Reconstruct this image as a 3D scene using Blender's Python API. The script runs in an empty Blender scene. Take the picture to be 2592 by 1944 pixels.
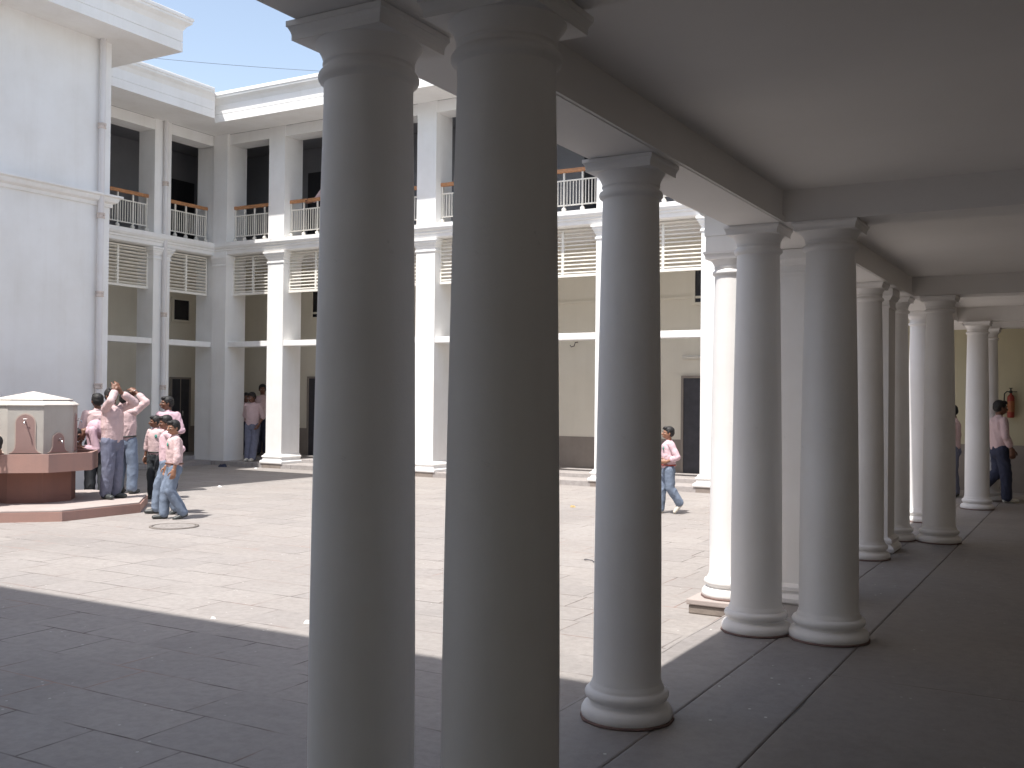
import bpy, bmesh, math, random
from mathutils import Vector, Matrix, Quaternion, noise as mnoise
random.seed(7)
sc = bpy.context.scene
col = sc.collection
R = math.radians

# ---------------------------------------------------------------- camera, world, sun, exposure
cam_d = bpy.data.cameras.new('camera'); cam = bpy.data.objects.new('camera', cam_d); col.objects.link(cam); sc.camera = cam
cam_d.sensor_fit = 'HORIZONTAL'; cam_d.sensor_width = 36; cam_d.lens = 2589.95 / 2592 * 36
cam_d.clip_start = 0.05; cam_d.clip_end = 500
YAW, PITCH, ROLL = -0.521, 0.0126, 0.0098
fw = Vector((math.sin(YAW) * math.cos(PITCH), math.cos(YAW) * math.cos(PITCH), math.sin(PITCH)))
rt = Vector((math.cos(YAW), -math.sin(YAW), 0)); up = rt.cross(fw)
r2 = rt * math.cos(ROLL) + up * math.sin(ROLL); u2 = -rt * math.sin(ROLL) + up * math.cos(ROLL)
cam.matrix_world = Matrix(((r2.x, u2.x, -fw.x, 0), (r2.y, u2.y, -fw.y, 0), (r2.z, u2.z, -fw.z, 1.72), (0, 0, 0, 1)))

SUN = Vector((0.03, 0.44, -1)).normalized()          # the way the light travels
sun_el = math.asin(-SUN.z); to_sun = -SUN
w = bpy.data.worlds.new('World'); sc.world = w; w.use_nodes = True
nt = w.node_tree; nt.nodes.clear()
sky = nt.nodes.new('ShaderNodeTexSky'); sky.sky_type = 'NISHITA'; sky.sun_disc = False
sky.sun_elevation = sun_el; sky.sun_rotation = math.atan2(to_sun.x, to_sun.y)
sky.altitude = 200; sky.air_density = 1.0; sky.dust_density = 1.6; sky.ozone_density = 1.2
bg = nt.nodes.new('ShaderNodeBackground'); bg.inputs[1].default_value = 0.125
wo = nt.nodes.new('ShaderNodeOutputWorld')
tint = nt.nodes.new('ShaderNodeMix'); tint.data_type = 'RGBA'; tint.blend_type = 'MULTIPLY'; tint.inputs[0].default_value = 1
tint.inputs[7].default_value = (1.10, 1.00, .89, 1)      # camera white balance of the sky
hs_ = nt.nodes.new('ShaderNodeHueSaturation'); hs_.inputs['Saturation'].default_value = .92; nt.links.new(sky.outputs[0], hs_.inputs['Color'])
nt.links.new(hs_.outputs[0], tint.inputs[6]); nt.links.new(tint.outputs[2], bg.inputs[0]); nt.links.new(bg.outputs[0], wo.inputs[0])
sl = bpy.data.lights.new('sun', 'SUN'); sl.energy = 3.1; sl.angle = R(0.6); sl.color = (1, 0.965, 0.92)
so = bpy.data.objects.new('sun', sl); col.objects.link(so); so.rotation_euler = SUN.to_track_quat('-Z', 'Y').to_euler()
so.location = (0, -10, 30)
sc.view_settings.view_transform = 'Standard'; sc.view_settings.look = 'None'; sc.view_settings.gamma = 1
sc.view_settings.exposure = 1.15
sc.cycles.max_bounces = 10; sc.cycles.diffuse_bounces = 8

# ---------------------------------------------------------------- materials
def mat_new(name):
    m = bpy.data.materials.new(name); m.use_nodes = True
    n = m.node_tree; b = n.nodes['Principled BSDF']
    return m, n, b
def nd(n, t, **k):
    x = n.nodes.new(t)
    for a, v in k.items():
        if a.startswith('i_'): x.inputs[a[2:].replace('_', ' ')].default_value = v
        else: setattr(x, a, v)
    return x
def mixrgb(n, fac, a, b, mode='MIX'):
    x = n.nodes.new('ShaderNodeMix'); x.data_type = 'RGBA'; x.blend_type = mode
    for s, v in ((0, fac), (6, a), (7, b)):
        if hasattr(v, 'node'): n.links.new(v, x.inputs[s])
        elif s == 0: x.inputs[0].default_value = v
        else: x.inputs[s].default_value = (*v, 1)
    return x.outputs[2]
def ramp(n, src, p0, p1, c0=0.0, c1=1.0):
    x = n.nodes.new('ShaderNodeMapRange'); x.inputs[1].default_value = p0; x.inputs[2].default_value = p1
    x.inputs[3].default_value = c0; x.inputs[4].default_value = c1; n.links.new(src, x.inputs[0]); return x.outputs[0]
def coords(n, kind='Object', scale=(1, 1, 1)):
    tc = n.nodes.new('ShaderNodeTexCoord'); mp = n.nodes.new('ShaderNodeMapping'); mp.inputs['Scale'].default_value = scale
    n.links.new(tc.outputs[kind], mp.inputs[0]); return mp.outputs[0]
def plaster(name, c, c2, rough=0.75, sc_=1.3, bump=0.08, streak=0.35, fine=22, spots=0.0):
    """painted plaster: blotches, faint vertical weather streaks and a rough skin"""
    m, n, b = mat_new(name)
    v = coords(n); vs = coords(n, scale=(5, 5, 0.35))
    n1 = nd(n, 'ShaderNodeTexNoise', i_Scale=sc_, i_Detail=6.0, i_Roughness=0.6); n.links.new(v, n1.inputs[0])
    n2 = nd(n, 'ShaderNodeTexNoise', i_Scale=1.0, i_Detail=5.0, i_Roughness=0.65); n.links.new(vs, n2.inputs[0])
    n3 = nd(n, 'ShaderNodeTexNoise', i_Scale=fine, i_Detail=8.0, i_Roughness=0.7); n.links.new(v, n3.inputs[0])
    f = nd(n, 'ShaderNodeMath', operation='MULTIPLY_ADD'); n.links.new(ramp(n, n2.outputs[0], .5, .8), f.inputs[0]); f.inputs[1].default_value = streak
    n.links.new(ramp(n, n1.outputs[0], .35, .75, 0, .6), f.inputs[2])
    cc = mixrgb(n, f.outputs[0], c, c2)
    if spots:                                            # knocks, scuffs and flaked spots with ragged edges
        n5 = nd(n, 'ShaderNodeTexNoise', i_Scale=9.0, i_Detail=9.0, i_Roughness=0.75, i_Distortion=.6); n.links.new(v, n5.inputs[0])
        n6 = nd(n, 'ShaderNodeTexNoise', i_Scale=1.7, i_Detail=2.0); n.links.new(v, n6.inputs[0])
        mu = nd(n, 'ShaderNodeMath', operation='MULTIPLY'); n.links.new(ramp(n, n5.outputs[0], .64, .69), mu.inputs[0]); n.links.new(ramp(n, n6.outputs[0], .5, .62, 0, spots), mu.inputs[1])
        cc = mixrgb(n, mu.outputs[0], cc, tuple(x * .62 for x in c2))
    n.links.new(cc, b.inputs['Base Color']); b.inputs['Roughness'].default_value = rough; b.inputs['Specular IOR Level'].default_value = .25
    bp = nd(n, 'ShaderNodeBump', i_Strength=bump, i_Distance=0.02)
    ad = nd(n, 'ShaderNodeMath', operation='MULTIPLY_ADD'); n.links.new(n1.outputs[0], ad.inputs[0]); ad.inputs[1].default_value = 2.0; n.links.new(n3.outputs[0], ad.inputs[2])
    n.links.new(ad.outputs[0], bp.inputs['Height']); n.links.new(bp.outputs[0], b.inputs['Normal'])
    return m
def flat(name, c, rough=0.6, var=0.12, sc_=8, metal=0.0, bump=0.0, spec=0.5):
    m, n, b = mat_new(name)
    v = coords(n); n1 = nd(n, 'ShaderNodeTexNoise', i_Scale=sc_, i_Detail=5.0, i_Roughness=0.6); n.links.new(v, n1.inputs[0])
    lo = tuple(x * (1 - var) for x in c); hi = tuple(min(1, x * (1 + var)) for x in c)
    n.links.new(mixrgb(n, ramp(n, n1.outputs[0], .3, .7), lo, hi), b.inputs['Base Color'])
    b.inputs['Roughness'].default_value = rough; b.inputs['Metallic'].default_value = metal
    b.inputs['Specular IOR Level'].default_value = spec
    if bump:
        bp = nd(n, 'ShaderNodeBump', i_Strength=bump, i_Distance=0.01); n.links.new(n1.outputs[0], bp.inputs['Height']); n.links.new(bp.outputs[0], b.inputs['Normal'])
    return m
def slabs(name, c, c2, joint, bw, rh, mort, swap=False, off=(0, 0), offset=0.5, jstr=1.0, speck=0.0, rough=0.8, tint=(.30, .2, .17)):
    m, n, b = mat_new(name)
    tc = nd(n, 'ShaderNodeTexCoord'); sp = nd(n, 'ShaderNodeSeparateXYZ'); n.links.new(tc.outputs['Object'], sp.inputs[0])
    cb = nd(n, 'ShaderNodeCombineXYZ')
    n.links.new(sp.outputs[1 if swap else 0], cb.inputs[0]); n.links.new(sp.outputs[0 if swap else 1], cb.inputs[1])
    wob = nd(n, 'ShaderNodeTexNoise', i_Scale=0.9, i_Detail=3.0); n.links.new(cb.outputs[0], wob.inputs[0])
    ws = nd(n, 'ShaderNodeVectorMath', operation='MULTIPLY_ADD'); n.links.new(wob.outputs['Color'], ws.inputs[0]); ws.inputs[1].default_value = (.07, .05, 0)
    mp = nd(n, 'ShaderNodeMapping'); mp.inputs['Location'].default_value = (off[0] - .035, off[1] - .025, 0); n.links.new(cb.outputs[0], mp.inputs[0])
    n.links.new(mp.outputs[0], ws.inputs[2])
    br = nd(n, 'ShaderNodeTexBrick'); br.offset = offset; br.squash = 1.35; br.squash_frequency = 3; br.offset_frequency = 2
    for k, v in (('Scale', 1), ('Mortar Size', mort), ('Mortar Smooth', .25), ('Brick Width', bw), ('Row Height', rh), ('Bias', 0)): br.inputs[k].default_value = v
    br.inputs['Color1'].default_value = (*c, 1); br.inputs['Color2'].default_value = (*c2, 1); br.inputs['Mortar'].default_value = (*joint, 1)
    n.links.new(ws.outputs[0], br.inputs[0])
    # per-slab colour without the joint, then joints that come and go
    v = coords(n)
    nA = nd(n, 'ShaderNodeTexNoise', i_Scale=.8, i_Detail=7.0, i_Roughness=.62); n.links.new(v, nA.inputs[0])
    nB = nd(n, 'ShaderNodeTexNoise', i_Scale=14., i_Detail=8.0, i_Roughness=.7); n.links.new(v, nB.inputs[0])
    nC = nd(n, 'ShaderNodeTexNoise', i_Scale=2.2, i_Detail=3.0); n.links.new(v, nC.inputs[0])
    br2 = nd(n, 'ShaderNodeTexBrick'); br2.offset = offset; br2.squash = 1.35; br2.squash_frequency = 3
    for k, vv in (('Scale', 1), ('Mortar Size', 0.0), ('Brick Width', bw), ('Row Height', rh), ('Bias', -.1)): br2.inputs[k].default_value = vv
    br2.inputs['Color1'].default_value = (*c, 1); br2.inputs['Color2'].default_value = (*c2, 1); br2.inputs['Mortar'].default_value = (*c, 1)
    n.links.new(ws.outputs[0], br2.inputs[0])
    base = mixrgb(n, ramp(n, nA.outputs[0], .4, .7, 0, .75), br2.outputs[0], tuple((a * .55 + t * .45) for a, t in zip(c2, (.27, .24, .215))))
    base = mixrgb(n, ramp(n, nB.outputs[0], .42, .75, 0, .42), base, (.15, .13, .12))
    nE = nd(n, 'ShaderNodeTexNoise', i_Scale=.45, i_Detail=8.0, i_Roughness=.7, i_Distortion=.8); n.links.new(v, nE.inputs[0])
    base = mixrgb(n, ramp(n, nE.outputs[0], .52, .60, 0, .22), base, tuple(x * .6 for x in c2))
    mm = nd(n, 'ShaderNodeMath', operation='MULTIPLY'); n.links.new(br.outputs['Fac'], mm.inputs[0]); n.links.new(ramp(n, nC.outputs[0], .40, .60, 1 - jstr, 1), mm.inputs[1])
    jc = mixrgb(n, ramp(n, nA.outputs[0], .5, .62), joint, tint)
    base = mixrgb(n, mm.outputs[0], base, jc)
    if speck:
        vo = nd(n, 'ShaderNodeTexVoronoi', i_Scale=9.0, i_Randomness=1.0); n.links.new(v, vo.inputs[0])
        s1 = nd(n, 'ShaderNodeMath', operation='LESS_THAN'); n.links.new(vo.outputs['Distance'], s1.inputs[0]); s1.inputs[1].default_value = .075
        s2 = nd(n, 'ShaderNodeMath', operation='MULTIPLY'); n.links.new(s1.outputs[0], s2.inputs[0]); n.links.new(ramp(n, nC.outputs[0], .46, .54, 0, speck), s2.inputs[1])
        base = mixrgb(n, s2.outputs[0], base, (.75, .74, .70))
    n.links.new(base, b.inputs['Base Color']); b.inputs['Roughness'].default_value = rough
    h = nd(n, 'ShaderNodeMath', operation='MULTIPLY_ADD'); n.links.new(br.outputs['Fac'], h.inputs[0]); h.inputs[1].default_value = -1.2; n.links.new(nB.outputs[0], h.inputs[2])
    bp = nd(n, 'ShaderNodeBump', i_Strength=.35, i_Distance=.012); n.links.new(h.outputs[0], bp.inputs['Height']); n.links.new(bp.outputs[0], b.inputs['Normal'])
    return m

M = {}
IFO = 4.30
M['white'] = plaster('white_paint', (.85, .845, .83), (.73, .71, .675), spots=.2)
M['column'] = plaster('column_paint', (.82, .81, .80), (.70, .67, .64), rough=.8, bump=.10, streak=.3, spots=.5)
M['ceiling'] = plaster('ceiling_paint', (.78, .76, .74), (.69, .67, .645), sc_=.6, bump=.07, streak=.1, spots=.25)
M['cream'] = plaster('cream_wall', (.74, .70, .605), (.65, .61, .52))
M['yellow'] = plaster('yellow_wall', (.58, .53, .37), (.48, .44, .31))
M['dado'] = plaster('dado_paint', (.30, .265, .235), (.22, .19, .17), sc_=2.5)
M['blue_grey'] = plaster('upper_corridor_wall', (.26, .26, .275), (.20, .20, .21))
M['wood'] = flat('handrail_wood', (.42, .20, .09), .4, .25, 20)
M['rail'] = flat('rail_paint', (.74, .71, .64), .45, .06)
M['louvre'] = flat('louvre_paint', (.80, .77, .70), .5, .06)
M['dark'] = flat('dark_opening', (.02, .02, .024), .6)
M['door'] = flat('door_paint', (.045, .045, .055), .5, .2)
M['glass'] = flat('dark_glass', (.02, .02, .025), .12)
M['pipe'] = plaster('pipe_paint', (.74, .73, .73), (.66, .60, .56), rough=.5, streak=.5)
M['collar'] = flat('pipe_collar', (.60, .52, .47), .6, .2)
M['ground'] = slabs('courtyard_slabs', (.335, .310, .290), (.29, .27, .257), (.09, .07, .065), .62, .45, .0075, off=(.1, .1), jstr=1.0, speck=.4)
M['vfloor'] = slabs('verandah_slabs', (.29, .268, .257), (.245, .228, .217), (.07, .06, .055), 6.5, 9.0, .004, swap=True, off=(1.3, 2.382), jstr=1.0, speck=.8, rough=.62)
M['ifloor'] = slabs('inner_floor_slabs', (.265, .235, .21), (.225, .20, .18), (.05, .045, .04), 5.15, 3.9, .006, swap=True, off=(IFO, 1.36), jstr=1.0, speck=.3, rough=.6)
M['kerb'] = slabs('kerb_stone', (.42, .40, .385), (.36, .33, .32), (.12, .1, .1), 1.2, 2.0, .006, jstr=1)
M['pinkstone'] = plaster('red_sandstone_tread', (.42, .365, .34), (.34, .29, .27), sc_=3, bump=.2)
M['redstone'] = plaster('red_sandstone', (.24, .125, .10), (.185, .105, .09), sc_=2.2, bump=.15, streak=.5)
M['redstone_pale'] = plaster('worn_red_sandstone', (.40, .245, .205), (.32, .215, .19), sc_=2.2, bump=.15, streak=.6)
M['tank'] = plaster('tank_marble', (.46, .44, .40), (.36, .32, .29), sc_=3, bump=.08, streak=.8)
M['tank_top'] = plaster('tank_roof', (.60, .57, .52), (.50, .44, .40), sc_=3, streak=.4)
M['pink'] = plaster('pink_stone_panel', (.33, .22, .20), (.26, .18, .16), sc_=3)
M['panel_edge'] = flat('panel_edge', (.46, .36, .31), .6)
M['metal'] = flat('tap_metal', (.6, .6, .6), .25, .05, metal=1.0)
M['grime'] = plaster('grime', (.20, .13, .115), (.12, .09, .085), sc_=12, bump=.3)
M['brick_dark'] = plaster('plinth_stone', (.27, .23, .20), (.18, .15, .14), sc_=8, bump=.3)
M['wire'] = flat('wire_black', (.05, .05, .06), .6)
M['leaf'] = flat('leaf_dry', (.42, .31, .14), .8)
M['lid'] = flat('cover_stone', (.25, .23, .215), .85, .3, 25, bump=.4)
M['paper'] = flat('litter', (.75, .75, .74), .8)
M['iron'] = flat('iron_cover', (.17, .15, .135), .7, .3, 30, bump=.3)
M['red'] = flat('extinguisher_red', (.30, .04, .025), .4)
M['orange'] = flat('extinguisher_label', (.36, .13, .05), .5)
M['black'] = flat('black_rubber', (.02, .02, .02), .5)
M['skin'] = flat('skin', (.165, .075, .045), .5, .12, 30)
M['skin_light'] = flat('skin_light', (.28, .14, .085), .5, .12, 30)
M['hair'] = flat('hair', (.010, .009, .009), .62, .3, 60)
M['eye'] = flat('eye_white', (.5, .48, .45), .2)
M['pupil'] = flat('pupil', (.01, .008, .006), .2)
M['lip'] = flat('lips', (.16, .05, .04), .5)
def cloth(name, c, var=.1, stripe=None):
    m, n, b = mat_new(name); v = coords(n)
    n1 = nd(n, 'ShaderNodeTexNoise', i_Scale=9., i_Detail=5.0, i_Roughness=.6); n.links.new(v, n1.inputs[0])
    base = mixrgb(n, ramp(n, n1.outputs[0], .3, .7), tuple(x * (1 - var) for x in c), tuple(min(1, x * (1 + var)) for x in c))
    if stripe:
        wv = nd(n, 'ShaderNodeTexWave', i_Scale=26., i_Distortion=1.0); n.links.new(v, wv.inputs[0])
        base = mixrgb(n, ramp(n, wv.outputs[0], .7, .95, 0, .5), base, stripe)
    n.links.new(base, b.inputs['Base Color']); b.inputs['Roughness'].default_value = .85; b.inputs['Specular IOR Level'].default_value = .2
    n2 = nd(n, 'ShaderNodeTexNoise', i_Scale=16., i_Detail=3.0, i_Distortion=1.2); n.links.new(v, n2.inputs[0])
    bp = nd(n, 'ShaderNodeBump', i_Strength=.28, i_Distance=.03); n.links.new(n2.outputs[0], bp.inputs['Height']); n.links.new(bp.outputs[0], b.inputs['Normal'])
    return m
M['shirt'] = cloth('pink_shirt', (.59, .45, .45), .06, (.48, .29, .29))
M['shirt2'] = cloth('pale_pink_shirt', (.64, .46, .50), .06)
M['shirt3'] = cloth('mauve_pink_shirt', (.54, .375, .43), .06)
M['jeans'] = cloth('blue_trousers', (.175, .215, .285), .12)
M['greyblue'] = cloth('grey_blue_trousers', (.155, .165, .225), .15)
M['charcoal'] = cloth('charcoal_trousers', (.045, .05, .055), .15)
M['navy'] = cloth('dark_navy_trousers', (.045, .05, .08), .15)
M['belt'] = flat('belt_leather', (.13, .05, .03), .5)
M['shoe'] = flat('dark_shoe', (.05, .055, .055), .5)
M['shoe_white'] = flat('white_trainer', (.60, .57, .50), .7, .2, 40)
M['badge'] = flat('green_badge', (.03, .28, .20), .6)

# ---------------------------------------------------------------- mesh helpers
class MB:
    def __init__(s): s.v = []; s.f = []; s.sm = []
    def add(s, vs, fs, smooth=False):
        k = len(s.v); s.v += [tuple(v) for v in vs]; s.f += [tuple(i + k for i in f) for f in fs]; s.sm += [smooth] * len(fs); return s
    def box(s, x0, x1, y0, y1, z0, z1):
        x0, x1 = min(x0, x1), max(x0, x1); y0, y1 = min(y0, y1), max(y0, y1)
        return s.add([(x0, y0, z0), (x1, y0, z0), (x1, y1, z0), (x0, y1, z0), (x0, y0, z1), (x1, y0, z1), (x1, y1, z1), (x0, y1, z1)],
                     [(0, 3, 2, 1), (4, 5, 6, 7), (0, 1, 5, 4), (1, 2, 6, 5), (2, 3, 7, 6), (3, 0, 4, 7)])
    def lathe(s, c, prof, n=40, wob=0, sx=1, sy=1, smooth=True):
        """prof: (radius, z) from bottom to top; sharp where points are doubled"""
        vs = []; fs = []
        for r, z in prof:
            for i in range(n):
                a = 2 * math.pi * i / n; rr = r
                if wob: rr += wob * (mnoise.noise(Vector((math.cos(a) * 3 + c[0] * 7, math.sin(a) * 3 + c[1] * 7, z * 9))))
                vs.append((c[0] + rr * sx * math.cos(a), c[1] + rr * sy * math.sin(a), c[2] + z))
        for j in range(len(prof) - 1):
            for i in range(n):
                a, b = j * n + i, j * n + (i + 1) % n; fs.append((a, b, b + n, a + n))
        s.add(vs, fs, smooth)
        s.add([vs[i] for i in range(n)], [tuple(reversed(range(n)))]); s.add([vs[-n + i] for i in range(n)], [tuple(range(n))])
        return s
    def prism(s, pts, z0, z1, taper=1.0, c=None):
        n = len(pts); c = c or (0, 0)
        s.add([(x, y, z0) for x, y in pts] + [(c[0] + (x - c[0]) * taper, c[1] + (y - c[1]) * taper, z1) for x, y in pts],
              [tuple(reversed(range(n))), tuple(range(n, 2 * n))] + [(i, (i + 1) % n, n + (i + 1) % n, n + i) for i in range(n)])
        return s
    def tube(s, pts, r, n=12, smooth=True):
        pts = [Vector(p) for p in pts]; vs = []; fs = []
        for i, p in enumerate(pts):
            d = (pts[min(i + 1, len(pts) - 1)] - pts[max(i - 1, 0)]).normalized()
            a = d.cross(Vector((0, 0, 1)));  a = a.normalized() if a.length > 1e-3 else Vector((1, 0, 0)); b = d.cross(a)
            rr = r[i] if isinstance(r, (list, tuple)) else r
            vs += [p + a * rr * math.cos(2 * math.pi * k / n) + b * rr * math.sin(2 * math.pi * k / n) for k in range(n)]
        for j in range(len(pts) - 1):
            for k in range(n): fs.append((j * n + k, j * n + (k + 1) % n, (j + 1) * n + (k + 1) % n, (j + 1) * n + k))
        s.add(vs, fs, smooth); m = len(pts) * n
        s.add(vs[:n], [tuple(range(n))]); s.add(vs[-n:], [tuple(range(n))]); return s
    def molding(s, path, prof, g0=None, g1=None):
        """sweep a closed (out, z) outline along a plan path; out is to the right of travel; g0/g1 are ghost points for mitred ends"""
        P = [Vector(p) for p in path]; n = len(prof); vs = []; fs = []
        for i, p in enumerate(P):
            pr = P[i - 1] if i > 0 else (Vector(g0) if g0 else None); nx = P[i + 1] if i + 1 < len(P) else (Vector(g1) if g1 else None)
            ns = []
            if pr is not None: d = (p - pr).normalized(); ns.append(Vector((d.y, -d.x)))
            if nx is not None: d = (nx - p).normalized(); ns.append(Vector((d.y, -d.x)))
            if len(ns) == 2: m = (ns[0] + ns[1]).normalized(); k = 1 / max(.2, m.dot(ns[0])); m = m * k
            else: m = ns[0]
            vs += [(p.x + m.x * o, p.y + m.y * o, z) for o, z in prof]
        for j in range(len(P) - 1):
            for k in range(n): fs.append((j * n + k, j * n + (k + 1) % n, (j + 1) * n + (k + 1) % n, (j + 1) * n + k))
        s.add(vs, fs); m = len(P) * n
        s.add(vs[:n], [tuple(range(n))]); s.add(vs[-n:], [tuple(range(n))]); return s
    def build(s, name, mat, parent=None, bevel=0):
        me = bpy.data.meshes.new(name); me.from_pydata(s.v, [], s.f)
        me.polygons.foreach_set('use_smooth', s.sm); me.materials.append(mat if not isinstance(mat, str) else M[mat])
        bm = bmesh.new(); bm.from_mesh(me); bmesh.ops.recalc_face_normals(bm, faces=bm.faces); bm.to_mesh(me); bm.free()
        o = bpy.data.objects.new(name, me); col.objects.link(o)
        if parent: o.parent = parent; o.matrix_parent_inverse = Matrix.Translation(-parent.location) if parent.parent is None and parent.type == 'EMPTY' else Matrix.Identity(4)
        if bevel:
            md = o.modifiers.new('bevel', 'BEVEL'); md.width = bevel; md.segments = 2; md.limit_method = 'ANGLE'; md.angle_limit = R(40)
        return o
def tag(o, label=None, cat=None, group=None, kind=None):
    for k, v in (('label', label), ('category', cat), ('group', group), ('kind', kind)):
        if v: o[k] = v
    return o
def thing(name, label, cat, loc=(0, 0, 0), group=None):
    o = bpy.data.objects.new(name, None); o.empty_display_size = .2; col.objects.link(o); o.location = loc
    return tag(o, label, cat, group)
def copy_tree(o, parent=None):
    c = o.copy(); col.objects.link(c)
    if parent: c.parent = parent
    for ch in list(o.children): copy_tree(ch, c)
    return c
def octagon(cx, cy, ap):
    r = ap / math.cos(math.pi / 8); return [(cx + r * math.cos(R(22.5 + 45 * k)), cy + r * math.sin(R(22.5 + 45 * k))) for k in range(8)]

# ---------------------------------------------------------------- the setting
VX0 = -2.41                              # courtyard edge of the verandah floor
YF, XG = 18.05, -18.80                   # pillar faces of the far wing and of the left wing
g = MB().add([(-400, -400, 0), (400, -400, 0), (400, 400, 0), (-400, 400, 0)], [(0, 1, 2, 3)]).build('ground', 'ground'); tag(g, kind='structure')
vf = MB()
vf.box(VX0, -1.8685, -6, YF + .6, -.3, .12); vf.box(-1.8650, -1.3575, -6, YF + .6, -.3, .1195); vf.box(VX0 + .01, -1.4, -6, YF + .6, -.29, .113)
vf = vf.build('verandah_floor', 'vfloor', bevel=.012); tag(vf, kind='structure')
if2 = MB(); if2.box(-1.354, 2.4, -6, YF + .6, -.3, .1185); if2 = if2.build('inner_floor', 'ifloor', bevel=.008); tag(if2, kind='structure')
cf = MB(); cf.box(-21.4, VX0 - .003, 18.65, 20.4, -.3, .19); cf.box(VX0 - .003, 2.4, 18.65, 20.4, -.3, .121)
cf.box(-21.4, -19.38, 5, 18.65, -.3, .19)
cf = cf.build('corridor_floor', 'kerb', bevel=.01); tag(cf, kind='structure')
kb = MB(); kb.box(-18.75, VX0 - .003, 17.98, 18.648, -.3, .105); kb.box(-19.378, -18.75, 12.3, 18.648, -.3, .105)
kb = kb.build('kerb', 'kerb', bevel=.01); tag(kb, kind='structure')

# ---------------------------------------------------------------- shared building parts
CORN = [(0, 8.03), (1.0, 8.03), (1.0, 8.20), (.985, 8.205), (.985, 8.215), (1.0, 8.22), (1.0, 8.42), (1.02, 8.45), (1.05, 8.50), (1.10, 8.54), (1.12, 8.56), (1.12, 8.60), (1.14, 8.61), (1.14, 8.66), (1.02, 8.67), (1.02, 8.73), (0, 8.73)]
def corn(over): return [(o + (over - 1) if o > 0 else o, z) for o, z in CORN]
def make_railing(L, name='railing'):
    """railing from (0,0) along +X, origin on the ledge; handrail at z = .86"""
    f = MB()
    for i in range(5):
        x = L * i / 4 if 0 < i < 4 else (.03 if i == 0 else L - .03)
        f.box(x - .016, x + .016, -.016, .016, .10, .79)
    f.box(0, L, -.014, .014, .62, .645); f.box(0, L, -.014, .014, .125, .15)
    nb = 4 if L < 1.4 else 5
    for i in range(4):
        for j in range(nb):
            x = L * (i + (j + 1) / (nb + 1)) / 4; f.box(x - .008, x + .008, -.008, .008, .15, .62)
    return f
def railing(L, loc, rot, parent):
    o = make_railing(L).build('railing', 'rail'); o.location = loc; o.rotation_euler.z = rot; o.parent = parent
    h = MB().box(-.01, L + .01, -.035, .035, .79, .87).build('handrail', 'wood', bevel=.01); h.parent = o
    for i in range(5):
        x = L * i / 4 if 0 < i < 4 else (.03 if i == 0 else L - .03)
        b = MB().lathe((x, 0, 0), [(.012, -.045), (.016, -.005), (.03, .008), (.046, .03), (.05, .05), (.046, .07), (.03, .092), (.014, .1)], 14).build('ball_foot', 'rail'); b.parent = o
    return o
def louvre(L, loc, rot, parent):
    z0, z1 = 4.12, 5.06; f = MB()
    f.box(0, L, -.025, .025, z0, z0 + .055); f.box(0, L, -.025, .025, z1 - .035, z1); f.box(0, .04, -.024, .024, z0 + .055, z1 - .035); f.box(L - .04, L, -.024, .024, z0 + .055, z1 - .035)
    f.box(L / 2 - .025, L / 2 + .025, -.024, .024, z0 + .055, z1 - .035)
    o = f.build('louvre_panel', 'louvre'); o.location = loc; o.rotation_euler.z = rot; o.parent = parent
    s = MB(); n = 11
    for i in range(n):
        z = z0 + .055 + (z1 - z0 - .09) * (i + .5) / n
        for a, b in ((.04, L / 2 - .025), (L / 2 + .025, L - .04)):
            s.add([(a, -.024, z - .020), (b, -.024, z - .020), (b, .022, z + .006), (a, .022, z + .006), (a, -.024, z - .004), (b, -.024, z - .004), (b, .022, z + .016), (a, .022, z + .016)],
                  [(0, 3, 2, 1), (4, 5, 6, 7), (0, 1, 5, 4), (1, 2, 6, 5), (2, 3, 7, 6), (3, 0, 4, 7)])
    q = s.build('slats', 'louvre'); q.parent = o
    return o
def pillar_parts(x0, x1, y0, y1, parent, front, label=None, base=True):
    """front: 'y' faces -Y, 'x' faces +X; full-height square pillar with a moulded cap, base and stone block"""
    p = MB().box(x0, x1, y0, y1, .10, 8.04)
    p = p.build('pillar', 'white', parent)
    if label: p['label'] = label
    def ring(prof):
        m = MB()
        if front == 'y': path = [(x0, y1), (x0, y0), (x1, y0), (x1, y1)]; m.molding([(a, b) for a, b in reversed(path)], [(-o, z) for o, z in prof])
        else: path = [(x0, y0), (x1, y0), (x1, y1), (x0, y1)]; m.molding(path, prof)
        return m
    def rg(prof):
        m = MB(); a = .0
        path = [(x0, y1), (x0, y0), (x1, y0), (x1, y1)] if front == 'y' else [(x0, y0), (x1, y0), (x1, y1), (x0, y1)]
        return m.molding(path, prof)
    cap = rg([(-.01, 4.80), (.012, 4.80), (.02, 4.815), (.02, 4.84), (.005, 4.85), (.005, 4.90), (.02, 4.91), (.025, 4.94), (.05, 4.98), (.065, 5.0), (.065, 5.03), (.085, 5.04), (.085, 5.085), (-.01, 5.085)]).build('capital', 'white'); cap.parent = p
    if base:
        bs = rg([(-.01, .10), (.09, .10), (.098, .12), (.098, .155), (.085, .17), (.05, .185), (.045, .235), (.06, .245), (.068, .26), (.06, .28), (.035, .29), (.03, .31), (.012, .33), (-.01, .33)]).build('base', 'white'); bs.parent = p
        if front == 'y': b2 = MB().box(x0 - .05, x1 + .05, y0 - .075, y0 + .1, 0, .1)
        else: b2 = MB().box(x1 - .1, x1 + .075, y0 - .05, y1 + .05, 0, .1)
        b2 = b2.build('footing', 'brick_dark'); b2.parent = p
    return p
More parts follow.
